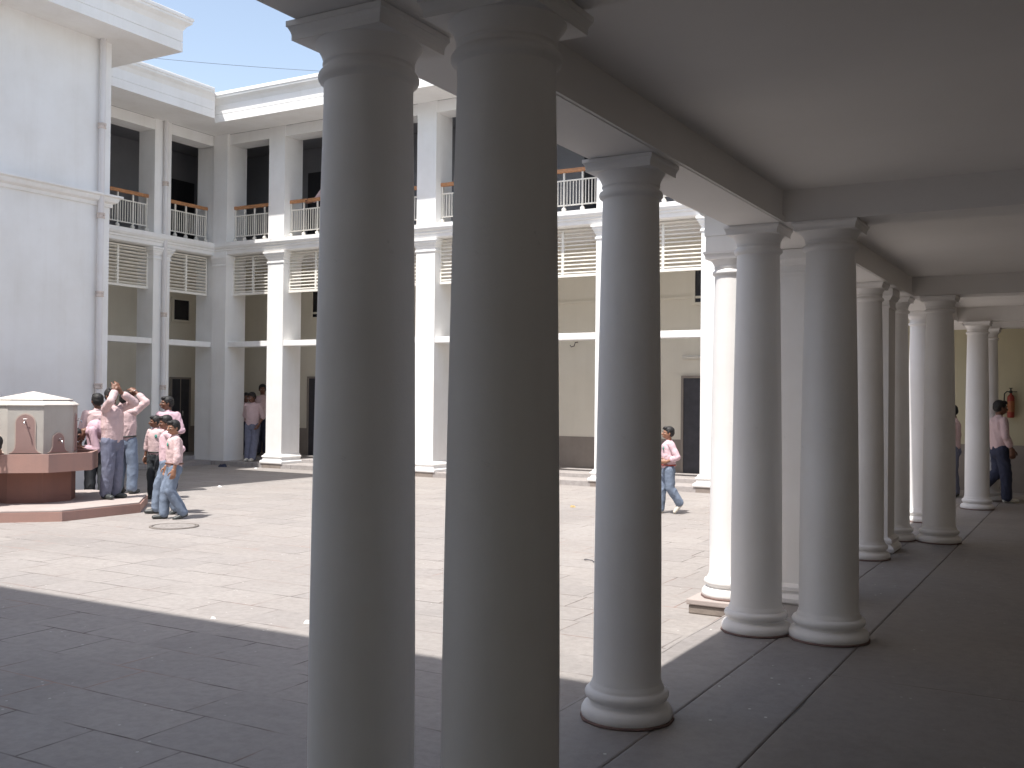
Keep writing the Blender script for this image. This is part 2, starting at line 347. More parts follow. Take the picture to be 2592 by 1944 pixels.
def drainpipe(x, y, z0, z1, collars, parent, elbow=None, r=.055):
    pts = [(x, y, z1), (x, y, z0)]
    if elbow: pts = [(x, y, z1), (x, y, z0 + .25), (x, y, z0 + .16), (x + elbow[0] * .4, y + elbow[1] * .4, z0 + .08), (x + elbow[0], y + elbow[1], z0 + .04)]
    o = MB().tube(pts, r, 16).build('drainpipe', 'pipe', parent)
    for z in collars:
        c = MB().lathe((x, y, z), [(r, -.05), (r + .016, -.045), (r + .016, -.03), (r + .008, -.02), (r + .008, .02), (r + .018, .03), (r + .018, .05), (r, .055)], 16).box(x - r - .045, x + r + .045, y - .012, y + .012, -.012 + z, .012 + z).build('pipe_collar', 'collar'); c.parent = o
    return o
LEDGE = [(-.30, 5.09), (.0, 5.09), (.04, 5.11), (.05, 5.18), (.075, 5.20), (.075, 5.23), (.11, 5.26), (.13, 5.30), (.13, 5.385), (-.30, 5.385)]

# ---------------------------------------------------------------- far wing (faces the camera across the courtyard)
X1, SP, WP = -17.04, 2.135, .49
nw = thing('arcaded_wing', 'far two-storey wing of white square pillars, sunlit, straight across the courtyard', 'building', (-10, YF, 0))
px = [X1 + SP * i for i in range(7)]
for i, x in enumerate(px): pillar_parts(x, x + WP, YF, YF + .62, nw, 'y')
p = MB().box(-18.80, -18.34, YF - .055, YF + .6, 0, 8.035).box(-19.40, -18.803, YF, YF + .597, .1, 8.03).build('pillar', 'white', nw)
p['label'] = 'plain corner pillar in the shaded inner corner'
cp = MB().molding([(-18.80, YF - .055), (-18.34, YF - .055), (-18.34, YF + .5)], [(-.01, 4.82), (.015, 4.82), (.015, 4.86), (.004, 4.87), (.03, 4.97), (.05, 5.02), (.05, 5.083), (-.01, 5.083)]).build('capital', 'white'); cp.parent = p
edges = [(-18.34, px[0])] + [(px[i] + WP, px[i + 1]) for i in range(6)]
wallm = MB()
wallm.box(-21.0, 2.4, 20.1, 20.35, .0, 5.35)                    # ground-floor back wall
wl = wallm.build('back_wall', 'cream', nw)
MB().box(-20.88, px[6], 20.085, 20.101, .19, .87).build('dado', 'dado', nw)
MB().box(-18.26, -3.5, 20.07, 20.099, 3.78, 3.83).build('wall_ledge', 'cream', nw)
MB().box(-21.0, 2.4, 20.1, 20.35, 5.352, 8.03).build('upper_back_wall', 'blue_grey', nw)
MB().box(-21.15, 2.4, YF + .30, 20.098, 5.09, 5.30).build('upper_floor_slab', 'ceiling', nw)
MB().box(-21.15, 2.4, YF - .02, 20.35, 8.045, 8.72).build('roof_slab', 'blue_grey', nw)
MB().box(-3.735, 2.4, YF + .01, YF + .29, 3.46, 8.03).build('plain_wall', 'white', nw)
lg = MB().molding([(-18.80, YF), (2.4, YF)], LEDGE, g0=(-18.80, YF - 5)).build('ledge', 'white', nw)
cn = MB().molding([(-18.80, YF), (2.4, YF)], corn(.92), g0=(-18.80, YF - 5)).build('cornice', 'white', nw)
for k, (a, b) in enumerate(edges):
    MB().box(a, b, YF + .012, YF + .5, 7.78, 8.028).build('lintel', 'white', nw)
    MB().box(a, b, YF + .02, YF + .35, 2.86, 2.99).build('cross_beam', 'white', nw, bevel=.006)
    railing(b - a, (a - nw.location.x, .22, 5.43), 0, nw)
    louvre(b - a, (a - nw.location.x, .20, 0), 0, nw)
def door(x0, x1, y, z0, z1, parent, face='y', label=None):
    if face == 'y': d = MB().box(x0, x1, y - .03, y + .02, z0, z1)
    else: d = MB().box(y - .02, y + .03, x0, x1, z0, z1)
    d = d.build('door', 'door', parent)
    f = MB(); t = .05
    for a, b, c, e in ((x0 - t, x0, z0, z1 + t), (x1, x1 + t, z0, z1 + t), (x0, x1, z1, z1 + t)):
        if face == 'y': f.box(a, b, y - .05, y + .02, c, e)
        else: f.box(y - .02, y + .05, a, b, c, e)
    m_ = (x0 + x1) / 2
    if face == 'y': f.box(m_ - .012, m_ + .012, y - .04, y - .03, z0, z1)
    else: f.box(y + .03, y + .04, m_ - .012, m_ + .012, z0, z1)
    f = f.build('door_frame', 'dado'); f.parent = d
    if label: d['label'] = label
    hx = m_ + .06
    hd = MB().tube([(hx, y - .06, z0 + .95), (hx, y - .06, z0 + 1.08)], .012, 8) if face == 'y' else MB().tube([(y + .06, hx, z0 + .95), (y + .06, hx, z0 + 1.08)], .012, 8)
    hd = hd.build('handle', 'metal'); hd.parent = d
    return d
# parent helper for parts of parts: children keep world coordinates through the parent chain
for x0, x1 in ((-7.43, -6.45), (-17.83 + .35, -16.6), (-12.9, -11.95), (-15.2, -14.3)): door(x0, x1, 20.085, .19, 2.14, nw)
def window(x0, x1, z0, z1, y, parent, face='y'):
    f = MB(); t = .06
    for a, b, c, e in ((x0 - t, x0, z0 - t, z1 + t), (x1, x1 + t, z0 - t, z1 + t), (x0, x1, z1, z1 + t), (x0, x1, z0 - t, z0)):
        if face == 'y': f.box(a, b, y - .04, y + .02, c, e)
        else: f.box(y - .02, y + .04, a, b, c, e)
    o = f.build('window', 'cream', parent)
    g_ = MB().box(x0, x1, y - .01, y + .01, z0, z1) if face == 'y' else MB().box(y - .01, y + .01, x0, x1, z0, z1)
    g_ = g_.build('pane', 'glass'); g_.parent = o
    return o
window(-7.20, -6.5, 3.70, 4.35, 20.085, nw)
window(-12.6, -11.95, 3.70, 4.35, 20.085, nw)
window(-17.4, -16.75, 3.70, 4.35, 20.085, nw)
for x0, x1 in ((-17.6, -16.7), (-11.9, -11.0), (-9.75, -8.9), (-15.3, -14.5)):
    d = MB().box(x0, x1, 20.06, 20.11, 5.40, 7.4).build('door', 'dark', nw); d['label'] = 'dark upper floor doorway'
drainpipe(px[5] + WP - .13 + .32, YF - .06, 0.0, 8.03, [6.5, 3.52, 1.81], nw, elbow=(.02, -.22))
# wall fittings of the far wing
tl = MB().tube([(-7.46, 20.04, 2.57), (-6.3, 20.04, 2.57)], .018, 10).box(-7.46, -6.3, 20.06, 20.098, 2.53, 2.61).build('tube_light', 'rail'); tag(tl, 'unlit white tube light fixed on the cream wall above the dark doorway', 'light')
hk = MB().tube([(-9.89, 20.09, 2.93), (-9.89, 19.98, 2.92), (-9.9, 19.95, 2.84), (-9.97, 19.95, 2.82), (-10.0, 19.95, 2.86)], .012, 8).build('wall_hook', 'iron'); tag(hk, 'small bent metal hook on the cream wall under the pale beam', 'hook')

# ---------------------------------------------------------------- left wing (in shade, faces +X)
ww = thing('arcaded_wing', 'left two-storey wing of white pillars in shade between the plain block and the corner', 'building', (XG, 15, 0))
gp = [(14.06, 14.54), (16.20, 16.68)]
for y0, y1 in gp: pillar_parts(XG - .53, XG, y0, y1, ww, 'x', base=False)
for y0, y1 in gp:
    pass
gb = [(12.40, 14.06), (14.54, 16.20), (16.68, YF - .055)]
MB().box(-21.15, -20.9, 8, 20.095, 0, 5.35).build('back_wall', 'cream', ww)
MB().box(-20.902, -20.885, 8, 20.0, .19, .87).build('dado', 'dado', ww)
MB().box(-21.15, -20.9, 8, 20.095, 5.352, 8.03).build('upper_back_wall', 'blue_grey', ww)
MB().box(-20.898, XG - .25, 8, YF - .06, 5.09, 5.30).build('upper_floor_slab', 'ceiling', ww)
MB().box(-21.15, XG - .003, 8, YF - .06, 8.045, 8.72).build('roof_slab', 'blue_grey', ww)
MB().molding([(XG, 12.36), (XG, YF)], [(o, z) for o, z in LEDGE], g1=(XG + 5, YF)).build('ledge', 'white', ww)
MB().molding([(XG, 12.36), (XG, YF)], corn(1.22), g1=(XG + 5, YF)).build('cornice', 'white', ww)
for a, b in gb:
    MB().box(XG - .5, XG - .012, a, b, 7.78, 8.028).build('lintel', 'white', ww)
    MB().box(XG - .35, XG - .02, a, b, 2.86, 2.99).build('cross_beam', 'white', ww, bevel=.006)
    railing(b - a, (-.22, a - 15, 5.43), R(90), ww)
    louvre(b - a, (-.20, b - 15, 0), R(-90), ww)
window(18.66, 19.17, 3.65, 4.17, -20.885, ww, 'x')
door(18.62, 19.2, -20.885, .19, 2.10, ww, 'x'); door(15.0, 15.9, -20.885, .19, 2.10, ww, 'x')
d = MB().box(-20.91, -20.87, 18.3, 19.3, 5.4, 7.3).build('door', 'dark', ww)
drainpipe(XG + .06, 16.47, 0, 8.03, [6.57, 3.54, 1.86], ww)

# ---------------------------------------------------------------- plain block at the left edge
XP, YP = -15.5, 12.35
pb = thing('plain_block', 'plain white windowless block at the left edge with a heavy projecting cornice', 'building', (XP, 6, 0))
MB().box(-21.0, XP, -12, YP, 0, 8.04).build('wall', 'white', pb)
MB().box(-21.0, XP, -12, YP, 8.045, 8.72).build('roof_slab', 'ceiling', pb)
MB().molding([(XP, -12), (XP, YP + .12), (-19.0, YP + .12)], [(-.15 if o == 0 else o - .2, z) for o, z in CORN]).build('cornice', 'white', pb)
MB().molding([(XP, -12), (XP, YP), (-18.0, YP)], [(-.01, 5.06), (.03, 5.06), (.04, 5.09), (.04, 5.12), (.10, 5.15), (.12, 5.19), (.12, 5.22), (.17, 5.24), (.17, 5.27), (-.01, 5.27)]).build('string_course', 'white', pb)
drainpipe(XP + .09, 12.10, 0, 8.03, [6.47, 4.87, 3.475, 1.84], pb)

# ---------------------------------------------------------------- wing behind the camera, which shades the near end of the courtyard
sw = thing('shading_wing', 'white wing behind the camera whose shadow falls over the near paving', 'building', (-8, -4, 0))
MB().box(-15.4, -2.75, -10, .86, 0, 3.5).build('lower_wall', 'white', sw)
MB().box(-15.4, 2.4, -10, .86, 3.503, 8.04).build('wall', 'white', sw)
MB().molding([(2.4, .86), (-15.4, .86)], corn(.82)).build('cornice', 'white', sw)
MB().box(-15.4, 2.4, -10, .86, 8.045, 8.72).build('roof_slab', 'ceiling', sw)

# ---------------------------------------------------------------- the verandah the camera stands in
ZB, ZC = 2.908, 3.125
va = thing('verandah_roof', 'flat plastered verandah ceiling carried on beams over the round columns', 'roof', (-1, 8, ZB))
MB().box(-2.21, 2.4, -6, 20.098, ZC, 3.45).build('ceiling', 'ceiling', va)
bmn = MB(); bmn.box(-2.21, -1.85, -6, 18.45, ZB, ZC + .05)
bmn = bmn.build('main_beam', 'ceiling', va, bevel=.004)
MB().box(-1.87, -1.835, -6, 18.17, ZB + .004, ZB + .045).build('beam_fillet', 'ceiling', va)
MB().molding([(-2.21, 7.9), (-2.21, -6)], [(0, 3.127), (.04, 3.127), (.05, 3.2), (.12, 3.26), (.15, 3.30), (.15, 3.42), (0, 3.42)]).build('eaves_moulding', 'white', va)
for y in (-1.7, 2.65, 7.03, 12.52, 16.8, 18.35):
    MB().box(-1.90, 2.41, y - .17, y + .17, ZB + .002, ZC + .05).build('cross_beam', 'ceiling', va, bevel=.004)
vw = thing('verandah_wall', 'long unseen side wall closing the verandah on the right, pale cream to bounce light', 'wall', (2.0, 8, 0))
MB().box(2.0, 2.25, -6, 20.098, .0, 3.12).build('wall', 'cream', vw)  # out of view, given the pale cream paint to bounce more light inside
MB().box(1.985, 2.0, -6, 20.0, .12, .92).build('dado', 'dado', vw)
bk = thing('back_wall', 'added unseen yellow wall behind the camera, half closing the verandah to dim the columns', 'wall', (0, -5, 0))
MB().box(-2.7, -.1, -6, -5.8, 0, 3.12).build('wall', 'yellow', bk)  # unseen wall added across part of the open end to darken the near columns
yw = thing('end_wall', 'yellow end wall of the verandah with a dark dado behind the fire extinguisher', 'wall', (-1, 20.08, 0))
MB().box(-3.5, 1.98, 20.055, 20.098, .121, 3.1).build('wall', 'yellow', yw)
MB().box(-3.5, 1.98, 20.04, 20.054, .121, .95).build('dado', 'dado', yw)

def make_column(label):
    c = thing('round_column', label, 'column', (0, 0, .12), 'round columns of the verandah')
    sh = MB().lathe((0, 0, 0), [(.190, .183), (.1845, .20), (.1835, .45), (.182, .8), (.178, 1.2), (.171, 1.7), (.162, 2.2), (.155, 2.54), (.155, 2.598)], 56, wob=.0008).build('shaft', 'column'); sh.parent = c
    b = MB().lathe((0, 0, 0), [(.232, 0), (.246, .012), (.250, .030), (.248, .048), (.237, .066), (.220, .076), (.207, .080), (.203, .088), (.206, .097), (.219, .103), (.227, .116), (.228, .130), (.221, .144), (.208, .150), (.200, .152), (.200, .161), (.196, .170), (.190, .182)], 64, wob=.003).build('base', 'column'); b.parent = c
    gr = MB().lathe((0, 0, 0), [(.246, 0), (.256, .002), (.254, .010), (.248, .014)], 64, wob=.010).build('grime_ring', 'grime'); gr.parent = b
    k = MB()
    z = 2.908 - .12
    k.lathe((0, 0, z), [(.155, -.192), (.160, -.186), (.170, -.181), (.175, -.172), (.175, -.162), (.170, -.153), (.160, -.147), (.155, -.145), (.1545, -.130), (.160, -.128), (.160, -.123), (.157, -.121), (.159, -.110), (.165, -.095), (.174, -.078), (.184, -.067), (.187, -.062)], 56)
    h = .188
    k.prism([(-h, -h), (h, -h), (h, h), (-h, h)], z - .062, z - .045); 
    k.molding([(-h, h), (-h, -h), (h, -h), (h, h), (-h, h), (-h, -h)][0:5], [(-.02, z - .045), (.0, z - .045), (.003, z - .035), (.010, z - .022), (.014, z - .020), (.014, z - .002), (-.02, z - .002)])
    k.prism([(-h + .01, -h + .01), (h - .01, -h + .01), (h - .01, h - .01), (-h + .01, h - .01)], z - .045, z - .001)
    k = k.build('capital', 'column', bevel=0); k.parent = c
    return c
proto = make_column('x')
cols = [(-2.055, 2.63, 'near thick shaded round column, the left one of the large pair in the foreground'),
        (-1.567, 2.68, 'darkest and nearest round column, the right one of the large foreground pair'),
        (-2.055, 4.77, 'lone round column with its base on the paving edge right of the foreground pair'),
        (-2.055, 7.00, 'left round column of the middle pair, standing where the sunlit paving edge ends'),
        (-1.575, 7.05, 'right round column of the middle pair with cross beam starting over it'),
        (-2.055, 10.83, 'round column just behind and right of the middle pair, half hidden by it'),
        (-2.055, 12.46, 'slim-looking outer round column directly left of the sunlit far column'),
        (-1.575, 12.52, 'inner round column in front of the sunlit far column'),
        (-2.055, 14.55, 'far round column lit white by the courtyard behind the inner one'),
        (-1.575, 16.70, 'far inner round column with red stain at its foot by the two standing people'),
        (-1.575, 18.30, 'last round column seen mostly hidden, against the yellow end wall')]
for i, (x, y, lb) in enumerate(cols):
    o = proto if i == 0 else copy_tree(proto)
    k_ = (.93, .975, .92, .94, 1.05, .95, .95, .95, .95, .93, .95)[i]      # the shafts differ a little in girth
    o.location = (x, y, .12); o['label'] = lb; o.scale = (k_, k_, 1)
# square piers of the porch
def porch_pier(x0, x1, y0, y1, label):
    t = thing('square_pier', label, 'pier', ((x0 + x1) / 2, y0, .12), 'square piers of the porch')
    MB().box(x0, x1, y0, y1, .12, ZB - .006).build('shaft', 'column', t)
    ring = [(x0, y1), (x0, y0), (x1, y0), (x1, y1)]
    MB().molding(ring, [(-.01, .12), (.06, .12), (.075, .135), (.075, .165), (.055, .19), (.035, .20), (.035, .215), (.05, .225), (.05, .25), (.03, .265), (.012, .275), (-.01, .275)]).build('base', 'column', t)
    MB().molding(ring, [(-.01, 2.70), (.012, 2.70), (.012, 2.725), (.004, 2.73), (.004, 2.78), (.02, 2.79), (.03, 2.81), (.045, 2.83), (.045, ZB - .004), (-.01, ZB - .004)]).build('capital', 'column', t)
porch_pier(-2.34, -1.85, 8.10, 8.62, 'wide pale square pier seen between the two columns of the middle pair')
porch_pier(-2.34, -1.93, 11.35, 11.75, 'narrow square pier glimpsed between two round columns beyond the middle pair')
# porch that steps out into the courtyard
po = thing('porch_roof', 'small flat porch roof stepping out into the courtyard from the verandah', 'roof', (-2.5, 9.9, ZB))
pc = [(-2.213, 7.93), (-2.76, 7.93), (-2.76, 11.85), (-2.213, 11.85)]
MB().molding(list(reversed(pc)), [(-.34, ZB), (0, ZB), (0, ZB + .12), (.008, ZB + .125), (.008, ZB + .29), (-.34, ZB + .29)]).build('entablature', 'white', po)
MB().molding(list(reversed(pc)), [(-.34, 3.2), (.03, 3.2), (.05, 3.23), (.07, 3.25), (.19, 3.30), (.20, 3.31), (.20, 3.37), (.17, 3.38), (.17, 3.42), (-.34, 3.42)]).build('cornice', 'white', po)
MB().box(-2.5, -2.212, 8.1, 11.7, 3.21, 3.41).build('roof_slab', 'white', po)
pcol = copy_tree(proto); pcol.location = (-2.59, 8.11, .12); pcol['label'] = 'brilliant sunlit round column standing out in the courtyard on a stone block'
pcol2 = copy_tree(proto); pcol2.location = (-2.50, 11.67, .12); pcol2['label'] = 'round porch column farther along in the courtyard, hidden behind the middle pair'
for y, lb in ((8.11, 'stained stone block under the sunlit porch column'), (11.67, 'stone block under the farther porch column')):
    t = thing('plinth', lb, 'plinth', (-2.5, y, 0), 'stone blocks under the porch columns')
    MB().box(-2.85, VX0 - .004, y - .27, y + .27, 0, .072).build('block', 'brick_dark', t, bevel=.01)
    MB().box(-2.865, VX0 - .004, y - .285, y + .285, .074, .119).build('cap_slab', 'pinkstone', t, bevel=.008)
# paint spill round column feet: flecks of dropped paint are in the floor material

# ---------------------------------------------------------------- drinking fountain
FX, FY = -13.53, 9.51
pf = MB().prism(octagon(FX, FY, 1.55), 0, .125).build('platform', 'redstone_pale')
fo = thing('drinking_fountain', 'octagonal stone drinking fountain with pale tank, red basin and stepped platform', 'fountain', (FX, FY, 0))
pf.parent = fo; pf.matrix_parent_inverse = Matrix.Translation((-FX, -FY, 0)); pf.name = 'platform'
MB().prism(octagon(FX, FY, 1.53), .125, .15).build('platform_top', 'pinkstone', fo, bevel=.006)
MB().prism(octagon(FX, FY, .555), .15, .61).build('pedestal', 'redstone', fo)
bs = MB(); oo, oi = octagon(FX, FY, .85), octagon(FX, FY, .79)
n8 = 8
bs.add([(x, y, .60) for x, y in oo] + [(x, y, .855) for x, y in oo] + [(x, y, .855) for x, y in oi] + [(x, y, .66) for x, y in oi],
       [tuple(reversed(range(8)))] + [(i, (i + 1) % 8, 8 + (i + 1) % 8, 8 + i) for i in range(8)] + [(8 + i, 8 + (i + 1) % 8, 16 + (i + 1) % 8, 16 + i) for i in range(8)] + [(16 + i, 16 + (i + 1) % 8, 24 + (i + 1) % 8, 24 + i) for i in range(8)] + [tuple(range(24, 32))])
bs = bs.build('basin', 'redstone_pale', fo)
MB().prism(octagon(FX, FY, .57), .66, 1.54).build('tank', 'tank', fo, bevel=.006)
lid = MB(); a0, a1 = octagon(FX, FY, .59), octagon(FX, FY, .50)
lid.add([(x, y, 1.53) for x, y in a0] + [(x, y, 1.545) for x, y in a0] + [(x, y, 1.605) for x, y in a1], [tuple(reversed(range(8)))] + [(i, (i + 1) % 8, 8 + (i + 1) % 8, 8 + i) for i in range(8)] + [(8 + i, 8 + (i + 1) % 8, 16 + (i + 1) % 8, 16 + i) for i in range(8)] + [tuple(range(16, 24))])
lid = lid.build('tank_rim', 'tank_top', fo)
rf = MB(); a2 = octagon(FX, FY, .515)
rf.add([(x, y, 1.607) for x, y in a2] + [(x, y, 1.617) for x, y in a2] + [(FX, FY, 1.735)], [tuple(reversed(range(8)))] + [(i, (i + 1) % 8, 8 + (i + 1) % 8, 8 + i) for i in range(8)] + [(8 + i, 8 + (i + 1) % 8, 16) for i in range(8)])
rf.build('tank_roof', 'tank_top', fo)
def face_pt(k, u, z, out):
    """point on tank face whose normal is at 45*k degrees; u along face"""
    a = R(45 * k); nx, ny = math.cos(a), math.sin(a)
    return (FX + nx * (.57 + out) - ny * u, FY + ny * (.57 + out) + nx * u, z)
def arch(k, w_, ztop, parent):
    """raised pink panel with rounded top and flared foot"""
    out = []; z0 = .86; hw = w_ / 2
    zc = ztop - hw
    side = [(hw + .075, z0), (hw + .045, z0 + .012), (hw + .02, z0 + .04), (hw + .005, z0 + .08), (hw, z0 + .13)]
    top = [(hw * math.cos(R(t)), zc + hw * math.sin(R(t))) for t in range(0, 181, 15)]
    pts = side + top + [(-x, z) for x, z in reversed(side)]
    n = len(pts)
    def slab(pts, o0, o1, mat, nm):
        m = MB(); n = len(pts); f = [face_pt(k, u, z, o1) for u, z in pts]; b = [face_pt(k, u, z, o0) for u, z in pts]
        m.add(f + b, [tuple(range(n)), tuple(reversed(range(n, 2 * n)))] + [(i, (i + 1) % n, n + (i + 1) % n, n + i) for i in range(n)])
        return m.build(nm, mat, parent)
    cx, cz = 0, (z0 + ztop) / 2
    slab(pts, -.01, .012, 'panel_edge', 'panel_border')
    inn = [((abs(u) - .014) * (1 if u > 0 else -1) if abs(u) > .014 else 0, z - (.014 * max(0, (z - zc) / hw) if z > zc else 0)) for u, z in pts]
    inn = [(u, max(z, z0)) for u, z in inn]
    p_ = slab(inn, -.01, .014, 'pink', 'arched_panel')
    return p_
def tap(k, z, u=0, spill=False):
    t = MB().tube([face_pt(k, u, z, .0), face_pt(k, u, z, .06), face_pt(k, u, z - .005, .085), face_pt(k, u, z - .035, .095)], .009, 10)
    t.tube([face_pt(k, u, z, .05), face_pt(k, u, z + .03, .05)], .006, 8); t.tube([face_pt(k, u - .022, z + .032, .05), face_pt(k, u + .022, z + .032, .05)], .005, 8)
    t.build('tap', 'metal', fo)
for k in range(8):
    tall = k % 2 == 1
    arch(k, .27 if tall else .20, 1.42 if tall else 1.15, fo); tap(k, 1.31 if tall else 1.03)
stick = 0

# ---------------------------------------------------------------- small things on the ground and walls
mh = thing('manhole_cover', 'round iron manhole cover in the sunlit paving below the walking boys', 'manhole cover', (-10.37, 9.33, 0))
MB().lathe((-10.37, 9.33, 0), [(.31, .003), (.31, .012), (.27, .014), (.27, .006)], 40).build('ring', 'iron', mh)
MB().lathe((-10.37, 9.33, 0), [(.26, .004), (.26, .011)], 40).build('lid', 'lid', mh)
random.seed(3)
def litter(name, x, y, z, s, mat, label, cat='litter', group=None):
    m = MB(); n = 7
    top = [(x + s * math.cos(2 * math.pi * i / n) * random.uniform(.6, 1.2), y + s * .7 * math.sin(2 * math.pi * i / n) * random.uniform(.6, 1.2)) for i in range(n)]
    vs = [(a, b, z + .002) for a, b in top] + [(x + (a - x) * .6, y + (b - y) * .6, z + s * random.uniform(.2, .6)) for a, b in top] + [(x, y, z + s * .35)]
    m.add(vs, [tuple(reversed(range(n)))] + [(i, (i + 1) % n, n + (i + 1) % n, n + i) for i in range(n)] + [(n + i, n + (i + 1) % n, 2 * n) for i in range(n)])
    return tag(m.build(name, mat), label, cat, group)
litter('paper_scrap', -14.10, 13.75, 0, .06, 'paper', 'bright white scrap of paper on the shaded edge of the paving by the corner')
litter('paper_scrap', -16.95, 17.65, 0, .05, 'paper', 'small white scrap near the kerb at the corner pillar')
litter('cloth_bundle', -17.95, 17.6, 0, .13, 'navy', 'dark crumpled cloth lying at the foot of the corner pillar')
litter('dry_leaf', -7.15, 14.41, 0, .06, 'leaf', 'small yellow leaf on the paving between the big columns')
litter('paper_scrap', -5.17, 5.95, 0, .045, 'paper', 'white scrap at the shadow edge left of the foreground pair')
litter('paper_scrap', -5.88, 5.68, 0, .03, 'paper', 'tiny white scrap on the shadow line in the lower left paving')
tw = MB().tube([(-4.72, 9.80, .006), (-4.67, 9.74, .02), (-4.61, 9.77, .012), (-4.57, 9.70, .01), (-4.50, 9.71, .006)], .005, 6).build('twig', 'wire'); tag(tw, 'thin bent dark twig lying on the paving left of the lone column', 'twig')
wr = MB(); pts = []
A, B = Vector((-19.5, 14.16, 9.16)), Vector((-13.25, 19.4, 9.08))
for i in range(25):
    t = i / 24; q = A.lerp(B, t); q.z -= 4 * t * (1 - t) * .10; pts.append(q)
wr.tube(pts, .0045, 6); wr = wr.build('overhead_wire', 'wire'); tag(wr, 'thin black wire sagging across the open sky above the roofs', 'wire')
wp = MB().tube([(-19.5, 14.16, 8.7), (-19.5, 14.16, 9.2)], .02, 8).build('wire_post', 'iron'); tag(wp, 'short post on the left wing roof holding the wire', 'post')
wp2 = MB().tube([(-13.25, 19.4, 8.7), (-13.25, 19.4, 9.12)], .03, 8).build('wire_post', 'iron'); tag(wp2, 'thin post on the far wing roof holding the wire', 'post')
# fire extinguisher
ex = thing('fire_extinguisher', 'red fire extinguisher hung on the yellow end wall at the right edge', 'fire extinguisher', (-1.345, 19.96, 1.44))
ex0 = (-1.345, 19.96, 1.44)
MB().lathe(ex0, [(.05, 0), (.058, .01), (.06, .03), (.06, .34), (.055, .37), (.04, .395), (.022, .41), (.02, .43)], 24).build('cylinder', 'red', ex)
MB().lathe(ex0, [(.0612, .10), (.0615, .102), (.0615, .29), (.0612, .292)], 24).build('label_band', 'orange', ex)
MB().lathe((ex0[0], ex0[1], ex0[2] + .43), [(.02, 0), (.026, .01), (.026, .04), (.012, .05), (.012, .08), (.03, .085), (.03, .095)], 16).box(ex0[0] - .02, ex0[0] + .1, ex0[1] - .01, ex0[1] + .01, ex0[2] + .45, ex0[2] + .462).build('valve', 'black', ex)
MB().tube([(ex0[0], ex0[1] - .02, ex0[2] + .45), (ex0[0] - .06, ex0[1] - .03, ex0[2] + .46), (ex0[0] - .10, ex0[1] - .03, ex0[2] + .42), (ex0[0] - .105, ex0[1] - .03, ex0[2] + .28), (ex0[0] - .11, ex0[1] - .03, ex0[2] + .25)], .011, 10).build('hose', 'black', ex)
MB().tube([(ex0[0] - .11, ex0[1] - .03, ex0[2] + .27), (ex0[0] - .125, ex0[1] - .03, ex0[2] + .10)], [.022, .032], 14).build('horn', 'black', ex)
MB().box(ex0[0] - .02, ex0[0] + .02, ex0[1] + .03, 20.05, ex0[2] + .36, ex0[2] + .40).build('wall_bracket', 'iron', ex)

#PEOPLE
# ---------------------------------------------------------------- people
def ell(bm, c, r, rot=None, seg=20, ring=14):
    m = Matrix.Translation(Vector(c)) @ (rot.to_4x4() if rot else Matrix.Identity(4)) @ Matrix.Diagonal((r[0], r[1], r[2], 1))
    bmesh.ops.create_uvsphere(bm, u_segments=seg, v_segments=ring, radius=1, matrix=m)
def cap(bm, p0, p1, r0, r1, fx=1.0, ax=None, seg=16):
    """tapered limb from p0 to p1; fx widens it along axis ax"""
    p0, p1 = Vector(p0), Vector(p1); d = p1 - p0; L = d.length
    if L < 1e-5: return
    z = d.normalized(); x = Vector(ax) if ax else Vector((1, 0, 0)); x = (x - z * x.dot(z))
    if x.length < 1e-3: x = Vector((0, 1, 0)) - z * z.y
    x.normalize(); y = z.cross(x); vs = []
    prof = [(-.95, .31), (-.7, .71), (-.35, .94), (0, 1)]
    rows = [(k * r0, 0, f * r0) for k, f in prof] + [(0, t, r0 + (r1 - r0) * t) for t in (.25, .5, .75)] + [(-k * r1, 1, f * r1) for k, f in reversed(prof)]
    ring = []
    for off, t, r in rows:
        c = p0 + d * t + z * off
        ring.append([bm.verts.new(c + x * (r * fx * math.cos(2 * math.pi * i / seg)) + y * (r * math.sin(2 * math.pi * i / seg))) for i in range(seg)])
    for a, b in zip(ring, ring[1:]):
        for i in range(seg): bm.faces.new((a[i], a[(i + 1) % seg], b[(i + 1) % seg], b[i]))
    bm.faces.new(list(reversed(ring[0]))); bm.faces.new(ring[-1])
DG = None
def solid(bm, name, mat, voxel, smooth=3, wrinkle=0, wscale=.06, seed=0, parent=None):
    me = bpy.data.meshes.new(name); bm.to_mesh(me); bm.free()
    o = bpy.data.objects.new(name, me); col.objects.link(o)
    md = o.modifiers.new('r', 'REMESH'); md.mode = 'VOXEL'; md.voxel_size = voxel; md.use_smooth_shade = True
    sm = o.modifiers.new('s', 'SMOOTH'); sm.factor = .5; sm.iterations = smooth
    dg = bpy.context.evaluated_depsgraph_get(); ev = o.evaluated_get(dg)
    m2 = bpy.data.meshes.new_from_object(ev); o.modifiers.clear(); old = o.data; o.data = m2; m2.name = name; bpy.data.meshes.remove(old)
    if wrinkle:
        nv = len(m2.vertices); off = Vector((seed * 3.1, seed * 1.7, seed * .9))
        ns = [v.normal.copy() for v in m2.vertices]
        for v, nrm in zip(m2.vertices, ns):
            q = Vector((v.co.x / wscale, v.co.y / wscale, v.co.z / (wscale * 1.5))) + off
            f = mnoise.noise(q + Vector((mnoise.noise(q * .6), mnoise.noise(q * .6 + Vector((9, 9, 9))), 0)) * 1.6)
            v.co += nrm * (wrinkle * (1 - 2.2 * abs(f)) * .8)
    m2.polygons.foreach_set('use_smooth', [True] * len(m2.polygons))
    m2.materials.clear(); m2.materials.append(M[mat]); m2.update()
    if parent: o.parent = parent
    return o
def vec(*a): return Vector(a)
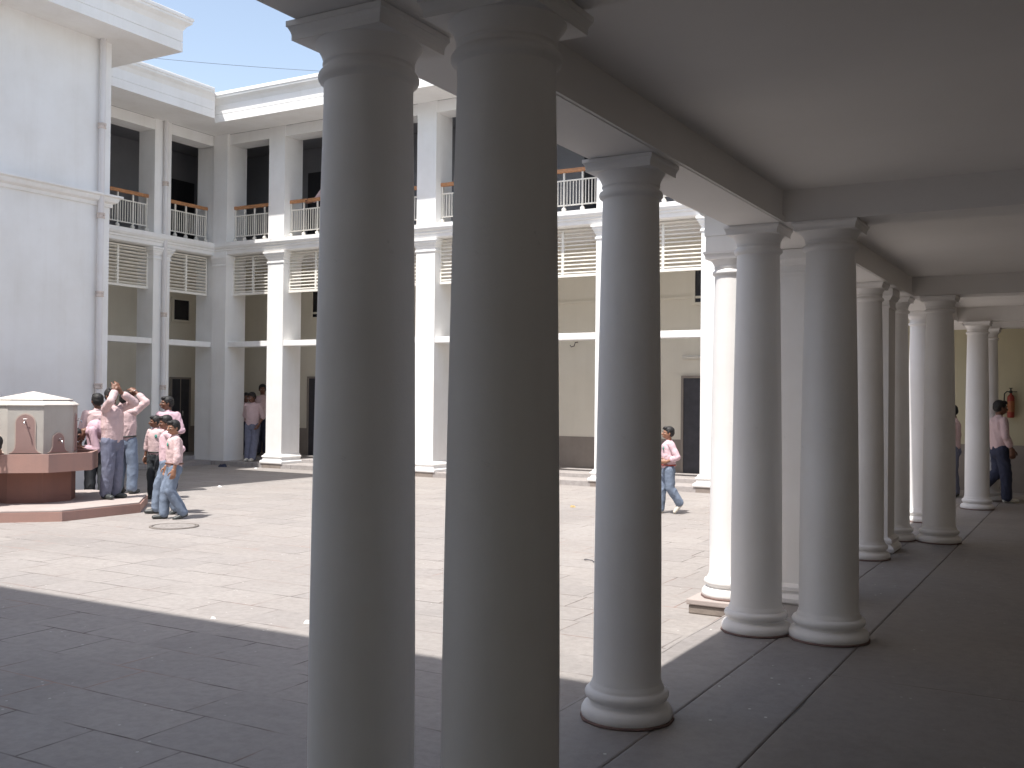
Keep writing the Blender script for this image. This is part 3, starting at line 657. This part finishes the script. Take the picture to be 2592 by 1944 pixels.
def hand(bm, wr, dirv, palm, h, curl=.35, side=1):
    """palm with four unequal, bent fingers and a thumb leaving its side"""
    d = Vector(dirv).normalized(); n = Vector(palm); n = (n - d * n.dot(d)).normalized(); s = d.cross(n) * side
    L = .105 * h; cap(bm, wr, wr + d * L * .48, .016 * h, .017 * h, 1.55, s)
    for k, (u, l) in enumerate(((.024, .42), (.0085, .48), (-.0075, .45), (-.022, .36))):
        b = wr + d * L * .46 + s * u * h * .95; m_ = b + (d * math.cos(curl) + n * math.sin(curl)) * L * l * .55
        e = m_ + (d * math.cos(curl * 2.4) + n * math.sin(curl * 2.4)) * L * l * .5
        cap(bm, b, m_, .0072 * h, .0066 * h); cap(bm, m_, e, .0066 * h, .0056 * h)
    b = wr + d * L * .12 + s * .018 * h; m_ = b + (d * .62 + s * .62 + n * .3).normalized() * L * .32; e = m_ + (d * .85 + s * .2 + n * .4).normalized() * L * .26
    cap(bm, b, m_, .0085 * h, .0078 * h); cap(bm, m_, e, .0078 * h, .006 * h)
BASE = dict(H=(0, 0, .52), C=(0, .0, .75), N=(0, -.005, .842), head=(0, 0, 0), hip=.05, sh=.112,
            kR=(.055, .01, .285), aR=(.062, -.015, .045), tR=(.02, 1), kL=(-.055, .01, .285), aL=(-.062, -.015, .045), tL=(-.02, 1),
            eR=(.140, -.015, .640), wR=(.150, .03, .505), hR=(.0, .12, -1), eL=(-.140, -.015, .640), wL=(-.150, .03, .505), hL=(0, .12, -1))
def person(label, loc, face, h, pose=None, shirt='shirt', trouser='jeans', shoe='shoe', sleeve=1.0, badge=False, belt='belt', skin='skin', seed=1, fat=.93, twist=0, tuck=True, watch=False):
    """face: plan direction the body faces; pose points are fractions of the height"""
    P = dict(BASE); P.update(pose or {}); v = lambda k: Vector(P[k]) * h
    H, Cc, N = v('H'), v('C'), v('N'); T = Matrix.Rotation(R(twist), 3, 'Z'); sx = T @ Vector((1, 0, 0))
    if 'sx' in P: sx = Vector(P['sx']).normalized()
    up_ = (N - H).normalized(); fy = up_.cross(sx).normalized()
    hx = Vector((1, 0, 0))
    shc = Cc + (N - Cc) * .62; SR, SL = shc + sx * P['sh'] * h, shc - sx * P['sh'] * h
    HR, HL = H + hx * P['hip'] * h - up_ * .01 * h, H - hx * P['hip'] * h - up_ * .01 * h
    KR, AR, KL, AL, ER, WR, EL, WL = [v(k) for k in ('kR', 'aR', 'kL', 'aL', 'eR', 'wR', 'eL', 'wL')]
    f = fat
    # ---- body
    b = bmesh.new()
    cap(b, H, Cc, .060 * h * f, .064 * h * f, 1.25, sx); ell(b, shc - up_ * .012 * h, (.085 * h, .042 * h, .030 * h), Matrix((sx, fy, up_)).transposed())
    cap(b, shc, N + up_ * .02 * h, .034 * h, .031 * h)
    yaw, pit, rol = P['head']
    hm = Matrix((sx, fy, up_)).transposed() @ Matrix.Rotation(R(yaw), 3, 'Z') @ Matrix.Rotation(R(pit), 3, 'X') @ Matrix.Rotation(R(rol), 3, 'Y')
    hs = h ** .72 * 1.12 if h < 1.5 else h                  # children carry larger heads
    hc = N + hm @ Vector((0, .012 * hs, .082 * hs))
    q = lambda x, y, z: hc + hm @ (Vector((x, y, z)) * hs)
    def he(bm, x, y, z, a, b_, c): ell(bm, q(x, y, z), (a * hs, b_ * hs, c * hs), hm)
    he(b, 0, -.006, .012, .047, .058, .052); he(b, 0, .012, -.016, .040, .046, .048); he(b, 0, .022, -.045, .025, .028, .022)
    he(b, 0, .040, .012, .034, .016, .010)
    cap(b, q(0, .055, .004), q(0, .068, -.018), .006 * hs, .010 * hs); he(b, 0, .052, -.037, .017, .010, .006); he(b, 0, .050, -.045, .014, .010, .006)
    for s in (-1, 1): he(b, s * .049, -.002, -.010, .006, .012, .018); he(b, s * .024, .042, -.014, .012, .012, .011)
    cap(b, N - up_ * .02 * h, q(0, -.008, -.02), .031 * h, .030 * hs)
    for S_, E_, W_, hd, sd, pl in ((SR, ER, WR, P['hR'], 1, P.get('pR', (-1, .2, 0))), (SL, EL, WL, P['hL'], -1, P.get('pL', (1, .2, 0)))):
        cap(b, S_ - (S_ - shc) * .18 - up_ * .01 * h, E_, .023 * h, .021 * h); cap(b, E_, W_, .0215 * h, .0150 * h)
        hand(b, W_, hd, pl, h, P.get('curl', .35), sd)
    for A, K, F_ in ((HR, KR, AR), (HL, KL, AL)): cap(b, A, K, .045 * h, .032 * h); cap(b, K, F_, .032 * h, .020 * h)
    body = solid(b, 'person', skin, .0060, 2)
    tag(body, label, 'person'); body.location = loc; body.rotation_euler.z = math.atan2(face[1], face[0]) - math.pi / 2
    ch = lambda o: (setattr(o, 'parent', body), o)[1]
    # ---- hair
    b = bmesh.new(); he(b, 0, -.013, .024, .053, .059, .050); he(b, 0, -.028, .000, .050, .044, .046); he(b, 0, .030, .052, .036, .026, .018); he(b, .012, .042, .045, .025, .014, .010)
    for s in (-1, 1): he(b, s * .043, .002, .008, .010, .016, .022)
    solid(b, 'hair', 'hair', .006, 2, .003 * h, .012, seed, body)
    # ---- eyes, mouth
    for s in (-1, 1):
        b = bmesh.new(); he(b, s * .021, .0545, -.002, .0088, .004, .0048); me = bpy.data.meshes.new('eye'); b.to_mesh(me); b.free(); me.materials.append(M['eye']); o = bpy.data.objects.new('eye', me); col.objects.link(o); o.parent = body
        b = bmesh.new(); he(b, s * .021, .0575, -.002, .0042, .002, .0042); he(b, s * .022, .0560, .0125, .012, .003, .0026); me = bpy.data.meshes.new('pupil'); b.to_mesh(me); b.free(); me.materials.append(M['pupil']); p_ = bpy.data.objects.new('pupil', me); col.objects.link(p_); p_.parent = o
    b = bmesh.new(); he(b, 0, .0590, -.041, .0155, .005, .0055); me = bpy.data.meshes.new('mouth'); b.to_mesh(me); b.free(); me.materials.append(M['lip']); o = bpy.data.objects.new('mouth', me); col.objects.link(o); o.parent = body
    # ---- shirt
    b = bmesh.new(); W0 = H + up_ * .035 * h
    cap(b, H + up_ * .015 * h, W0 + (Cc - W0) * .6, .080 * h * f, .087 * h * f, 1.28, sx); cap(b, W0 + (Cc - W0) * .4, Cc + up_ * .01 * h, .086 * h * f, .083 * h * f, 1.30, sx)
    ell(b, shc - up_ * .01 * h, (.112 * h, .060 * h, .040 * h), Matrix((sx, fy, up_)).transposed()); cap(b, shc, N - up_ * .012 * h, .045 * h, .036 * h)
    if not tuck: ell(b, H - up_ * .01 * h, (.115 * h * f, .092 * h * f, .06 * h), Matrix((sx, fy, up_)).transposed())
    for S_, E_, W_ in ((SR, ER, WR), (SL, EL, WL)):
        cap(b, S_ - (S_ - shc) * .12 - up_ * .008 * h, E_, .036 * h, .034 * h); 
        if sleeve > .5: cap(b, E_, E_ + (W_ - E_) * (sleeve - .5) * .9, .036 * h, .031 * h)
    sh_ = solid(b, 'shirt', shirt, .0085, 2, .0058 * h, .085 * h, seed, body)
    b = bmesh.new()                                             # collar: two leaves meeting at the throat
    for s in (-1, 1):
        n0 = N - up_ * .004 * h
        cap(b, n0 - fy * .034 * h + sx * s * .004 * h, n0 + sx * s * .038 * h - fy * .004 * h - up_ * .010 * h, .0095 * h, .0105 * h); cap(b, n0 + sx * s * .038 * h - fy * .004 * h - up_ * .010 * h, n0 + fy * .042 * h + sx * s * .016 * h - up_ * .034 * h, .0105 * h, .0115 * h)
    c_ = solid(b, 'collar', shirt, .007, 1, 0, .05, seed, body); c_.parent = sh_
    for E_, W_ in ((ER, WR), (EL, WL)):
        if 1:
            e0 = E_ + (W_ - E_) * max(0, (sleeve - .5) * .9); dd = (W_ - E_).normalized()
            if sleeve <= .5: e0 = E_; dd = (W_ - E_).normalized()
            b = bmesh.new(); cap(b, e0 - dd * .004 * h, e0 + dd * .018 * h, .036 * h, .034 * h); c_ = solid(b, 'cuff', shirt, .008, 1, .0015, .03, seed, body); c_.parent = sh_
    # ---- trousers, loose
    b = bmesh.new()
    cap(b, H - up_ * .03 * h, H + up_ * .0 * h, .078 * h * f, .080 * h * f, 1.22, hx); ell(b, H - vec(0, .012, .03) * h, (.090 * h * f, .075 * h * f, .065 * h))
    for A, K, F_ in ((HR, KR, AR), (HL, KL, AL)):
        cap(b, A, K, .067 * h * f, .053 * h); cap(b, K, F_ + (K - F_) * .12, .053 * h, .048 * h); cap(b, F_ + (K - F_) * .16, F_ + (K - F_).normalized() * .012 * h, .048 * h, .047 * h)
    solid(b, 'trousers', trouser, .0095, 2, .0066 * h, .075 * h, seed + 5, body)
    if belt:
        b = MB(); m3 = Matrix((sx, fy, up_)).transposed(); pts = []
        for i in range(33):
            a = 2 * math.pi * i / 32; pts.append(H + up_ * .040 * h + m3 @ Vector((math.cos(a) * .107 * h * f, math.sin(a) * .089 * h * f, 0)))
        b.tube(pts, .0085 * h, 8); b.build('belt', belt).parent = body
    if badge:
        b = bmesh.new(); pp = shc - sx * .055 * h + fy * .080 * h - up_ * .055 * h; ell(b, pp, (.020 * h, .006 * h, .021 * h), Matrix((sx, fy, up_)).transposed()); me = bpy.data.meshes.new('badge'); b.to_mesh(me); b.free(); me.materials.append(M['badge']); o = bpy.data.objects.new('badge', me); col.objects.link(o); o.parent = sh_
        b = bmesh.new(); ell(b, pp + fy * .004 * h, (.009 * h, .004 * h, .010 * h), Matrix((sx, fy, up_)).transposed()); me = bpy.data.meshes.new('badge_mark'); b.to_mesh(me); b.free(); me.materials.append(M['jeans']); o = bpy.data.objects.new('badge_mark', me); col.objects.link(o); o.parent = sh_
    if watch:
        b = MB(); d_ = (WR - ER).normalized(); x_ = d_.cross(Vector((0, 0, 1))).normalized(); y_ = d_.cross(x_); b.tube([WR + (x_ * math.cos(2 * math.pi * i / 12) + y_ * math.sin(2 * math.pi * i / 12)) * .019 * h for i in range(13)], .005, 6); b.build('watch', 'metal').parent = body
    # ---- shoes
    for F_, t in ((AR, 'tR'), (AL, 'tL')):
        b = bmesh.new(); t_ = P[t]; d = Vector((t_[0], t_[1], t_[2] if len(t_) > 2 else 0)).normalized(); a = F_ + Vector((0, 0, -.018 * h)); uu = Vector((0, 0, 1))
        nrm = d.cross(Vector((1, 0, 0))) if abs(d.x) < .9 else Vector((0, 0, 1))
        if nrm.z < 0: nrm = -nrm
        cap(b, a - d * .018 * h, a + d * .045 * h, .026 * h, .024 * h, 1.1, d.cross(nrm)); cap(b, a + d * .04 * h - nrm * .003 * h, a + d * .098 * h - nrm * .006 * h, .026 * h, .019 * h, 1.25, d.cross(nrm)); cap(b, F_ + (F_ - a) * .5, a, .024 * h, .027 * h)
        solid(b, 'shoe', shoe, .0075, 2, .001, .03, seed, body)
    return body

LEFT = (-.867, -.498); RIGHT = (.867, .498); NEAR = (.498, -.867); AWAY = (-.498, .867)
def mixd(a, b, k): return (a[0] + b[0] * k, a[1] + b[1] * k)
walk = dict(kR=(.055, .075, .29), aR=(.058, .10, .047), kL=(-.055, -.005, .29), aL=(-.058, -.125, .085), tL=(0, 1, -.55), eR=(.135, -.045, .64), wR=(.14, -.03, .51), eL=(-.135, .02, .64), wL=(-.13, .09, .53))
person('boy walking in front with green badge, brown belt and faded blue trousers', (-11.02, 9.90, 0), mixd(LEFT, NEAR, .55), 1.36,
       dict(walk, kR=(.055, .07, .29), aR=(.055, .085, .045), kL=(-.05, .05, .29), aL=(-.055, -.09, .06), tL=(0, 1, -.3), head=(25, -8, 0), eL=(-.15, .0, .63), wL=(-.15, .03, .50), eR=(.14, -.02, .63), wR=(.14, .05, .52)), 'shirt', 'jeans', 'shoe', .75, True, seed=2, skin='skin_light')
person('boy half hidden behind the walking badge boy, elbow bent back, hand on hip', (-11.55, 10.25, 0), mixd(LEFT, NEAR, .35), 1.42,
       dict(walk, eL=(-.165, -.13, .66), wL=(-.115, -.035, .56), hL=(.4, .6, -.3), head=(10, -12, 0), kL=(-.055, -.0, .29), aL=(-.06, -.09, .06)), 'shirt2', 'jeans', 'shoe', 1.25, False, seed=4, belt=None)
person('boy in charcoal trousers standing with head turned left, green badge on shirt', (-13.36, 11.62, 0), mixd(NEAR, LEFT, .35), 1.36,
       dict(head=(-45, -4, 0), eR=(.15, -.02, .635), wR=(.155, -.0, .50), eL=(-.155, .0, .635), wL=(-.15, .04, .50), kL=(-.07, .02, .285), aL=(-.09, .02, .045)), 'shirt', 'charcoal', 'shoe', .68, True, seed=7, belt='black', watch=True)
person('tall boy standing behind the three smaller boys, head turned to the left', (-14.20, 12.60, 0), mixd(NEAR, LEFT, .15), 1.68,
       dict(head=(-50, -2, 0), eL=(-.155, .0, .64), wL=(-.06, .10, .60), hL=(1, .3, .1), eR=(.15, -.02, .64), wR=(.08, .09, .60), hR=(-1, .3, .1)), 'shirt3', 'navy', 'shoe', .45, False, seed=9)
person('boy on the fountain step in baggy grey-blue trousers, both arms raised', (-12.74, 10.26, .15), mixd(RIGHT, NEAR, .35), 1.66,
       dict(head=(-20, 14, 0), eR=(.145, .10, .875), wR=(.045, .075, .985), hR=(-.6, -.3, .8), pR=(-.5, -1, 0), eL=(-.10, .16, .86), wL=(.03, .11, .955), hL=(.8, -.2, .7), pL=(0, -1, 0), sh=.105, tR=(.3, 1), tL=(-.2, 1)), 'shirt', 'greyblue', 'shoe', 1.15, False, seed=11, belt=None, fat=.98)
person('boy seen from behind in blue jeans and black belt, hand over his head', (-13.22, 10.90, .15), mixd(AWAY, RIGHT, .25), 1.60,
       dict(head=(10, 10, 0), eR=(.185, .05, .895), wR=(.065, .045, 1.0), hR=(-.9, .1, .42), pR=(0, .4, -1), eL=(-.14, .10, .83), wL=(-.02, .10, .95), hL=(.6, .2, .7), pL=(0, -1, 0), sh=.112, kR=(.075, .01, .285), aR=(.085, -.015, .045), kL=(-.06, .01, .285), aL=(-.07, -.015, .045)), 'shirt', 'jeans', 'shoe', 1.0, False, seed=13, belt='black', watch=True)
person('boy in dark trousers bending over the basin right of the tank', (-13.52, 10.74, .15), (-.5, -.87), 1.58,
       dict(H=(0, -.12, .535), C=(0, .07, .65), N=(0, .17, .61), sx=(1, 0, 0), head=(0, -30, 0), eR=(.10, .10, .43), wR=(.06, .20, .45), hR=(0, 1, .2), eL=(-.13, .09, .44), wL=(-.06, .22, .45), hL=(0, 1, .2),
            kR=(.05, -.07, .29), aR=(.06, -.14, .045), kL=(-.05, -.07, .29), aL=(-.06, -.14, .045)), 'shirt3', 'charcoal', 'black', 1.0, False, seed=15, belt=None)
person('boy partly hidden behind the arms-raised boy by the fountain', (-14.30, 11.22, 0), mixd(AWAY, LEFT, .4), 1.72,
       dict(head=(20, 0, 0)), 'shirt', 'charcoal', 'black', 1.0, False, seed=17, belt=None)
person('boy bent over the basin at the left edge, head showing', (-13.38, 8.36, .15), (.6, .8), 1.50,
       dict(H=(0, -.10, .535), C=(0, .08, .60), N=(0, .165, .60), sx=(1, 0, 0), head=(0, -20, 0), eR=(.12, .12, .45), wR=(.06, .22, .48), hR=(0, 1, .2), eL=(-.12, .12, .45), wL=(-.06, .22, .48), hL=(0, 1, .2),
            kR=(.05, -.06, .29), aR=(.06, -.12, .045), kL=(-.05, -.06, .29), aL=(-.06, -.12, .045)), 'shirt', 'navy', 'black', 1.0, False, seed=19, belt=None)
person('boy in white shoes leaning in the first bay of the far wing', (-17.76, 18.36, .105), mixd(NEAR, RIGHT, -.15), 1.68,
       dict(head=(-20, -14, 0), eR=(.15, -.08, .66), wR=(.12, -.09, .55), eL=(-.16, .0, .645), wL=(-.12, .06, .53), hL=(.3, .3, -.8), kR=(.05, .02, .285), aR=(.05, .04, .045), kL=(-.04, .02, .285), aL=(-.03, .07, .045)), 'shirt', 'greyblue', 'shoe_white', .5, False, seed=21, belt=None)
person('dark-haired boy standing in shadow just left of the boy in white shoes', (-18.62, 19.0, .19), mixd(NEAR, LEFT, .3), 1.58,
       dict(head=(30, -8, 0)), 'shirt', 'navy', 'shoe', .5, False, seed=23, belt=None)
person('boy in shadow, head showing between the white-shoed boy and the pillar', (-18.30, 19.25, .19), mixd(NEAR, LEFT, .1), 1.80,
       dict(head=(20, -6, 0)), 'shirt', 'navy', 'shoe', .5, False, seed=25, belt=None)
person('small boy walking left alone in the sun, white trainers and red belt', (-5.58, 14.44, 0), mixd(LEFT, NEAR, .12), 1.30,
       dict(walk, kR=(.05, .06, .29), aR=(.05, .08, .045), kL=(-.05, -.01, .30), aL=(-.05, -.125, .12), tL=(0, 1, -1.1), eL=(-.145, -.065, .655), wL=(-.10, .055, .60), hL=(.3, 1, 0), eR=(.14, -.03, .65), wR=(.09, .08, .61), hR=(-.3, 1, 0)), 'shirt2', 'jeans', 'shoe_white', .85, True, seed=27, belt='red', skin='skin_light')
person('older boy in dark trousers walking right past the end wall extinguisher', (-1.375, 17.98, .12), RIGHT, 1.63,
       dict(kR=(.05, .04, .285), aR=(.05, .05, .045), kL=(-.05, .01, .29), aL=(-.05, -.19, .10), tL=(0, 1, -.7), eR=(.135, .0, .64), wR=(.13, .06, .52), head=(0, -4, 0)), 'shirt', 'navy', 'shoe_white', 1.0, False, seed=29, belt=None, skin='skin')
person('boy standing between two far columns with back to us, head hidden by the nearer column', (-2.12, 18.55, .12), mixd(LEFT, AWAY, .6), 1.55,
       dict(eR=(.15, .04, .655), wR=(.09, .12, .62), hR=(-1, .5, 0), head=(10, -10, 0)), 'shirt', 'greyblue', 'black', .55, False, seed=31, belt=None)
person('boy leaning on the upper balcony handrail, mostly hidden behind the left large column', (-15.74, 18.72, 5.30), mixd(NEAR, LEFT, .2), 1.55,
       dict(H=(0, -.02, .53), C=(0, .05, .74), N=(0, .09, .82), eR=(.17, .10, .66), wR=(.22, .20, .60), hR=(.9, .5, -.1), eL=(-.16, .10, .66), wL=(-.10, .22, .60), hL=(.3, 1, 0), head=(0, -15, 0)), 'shirt', 'navy', 'shoe', .9, False, seed=33, belt=None)
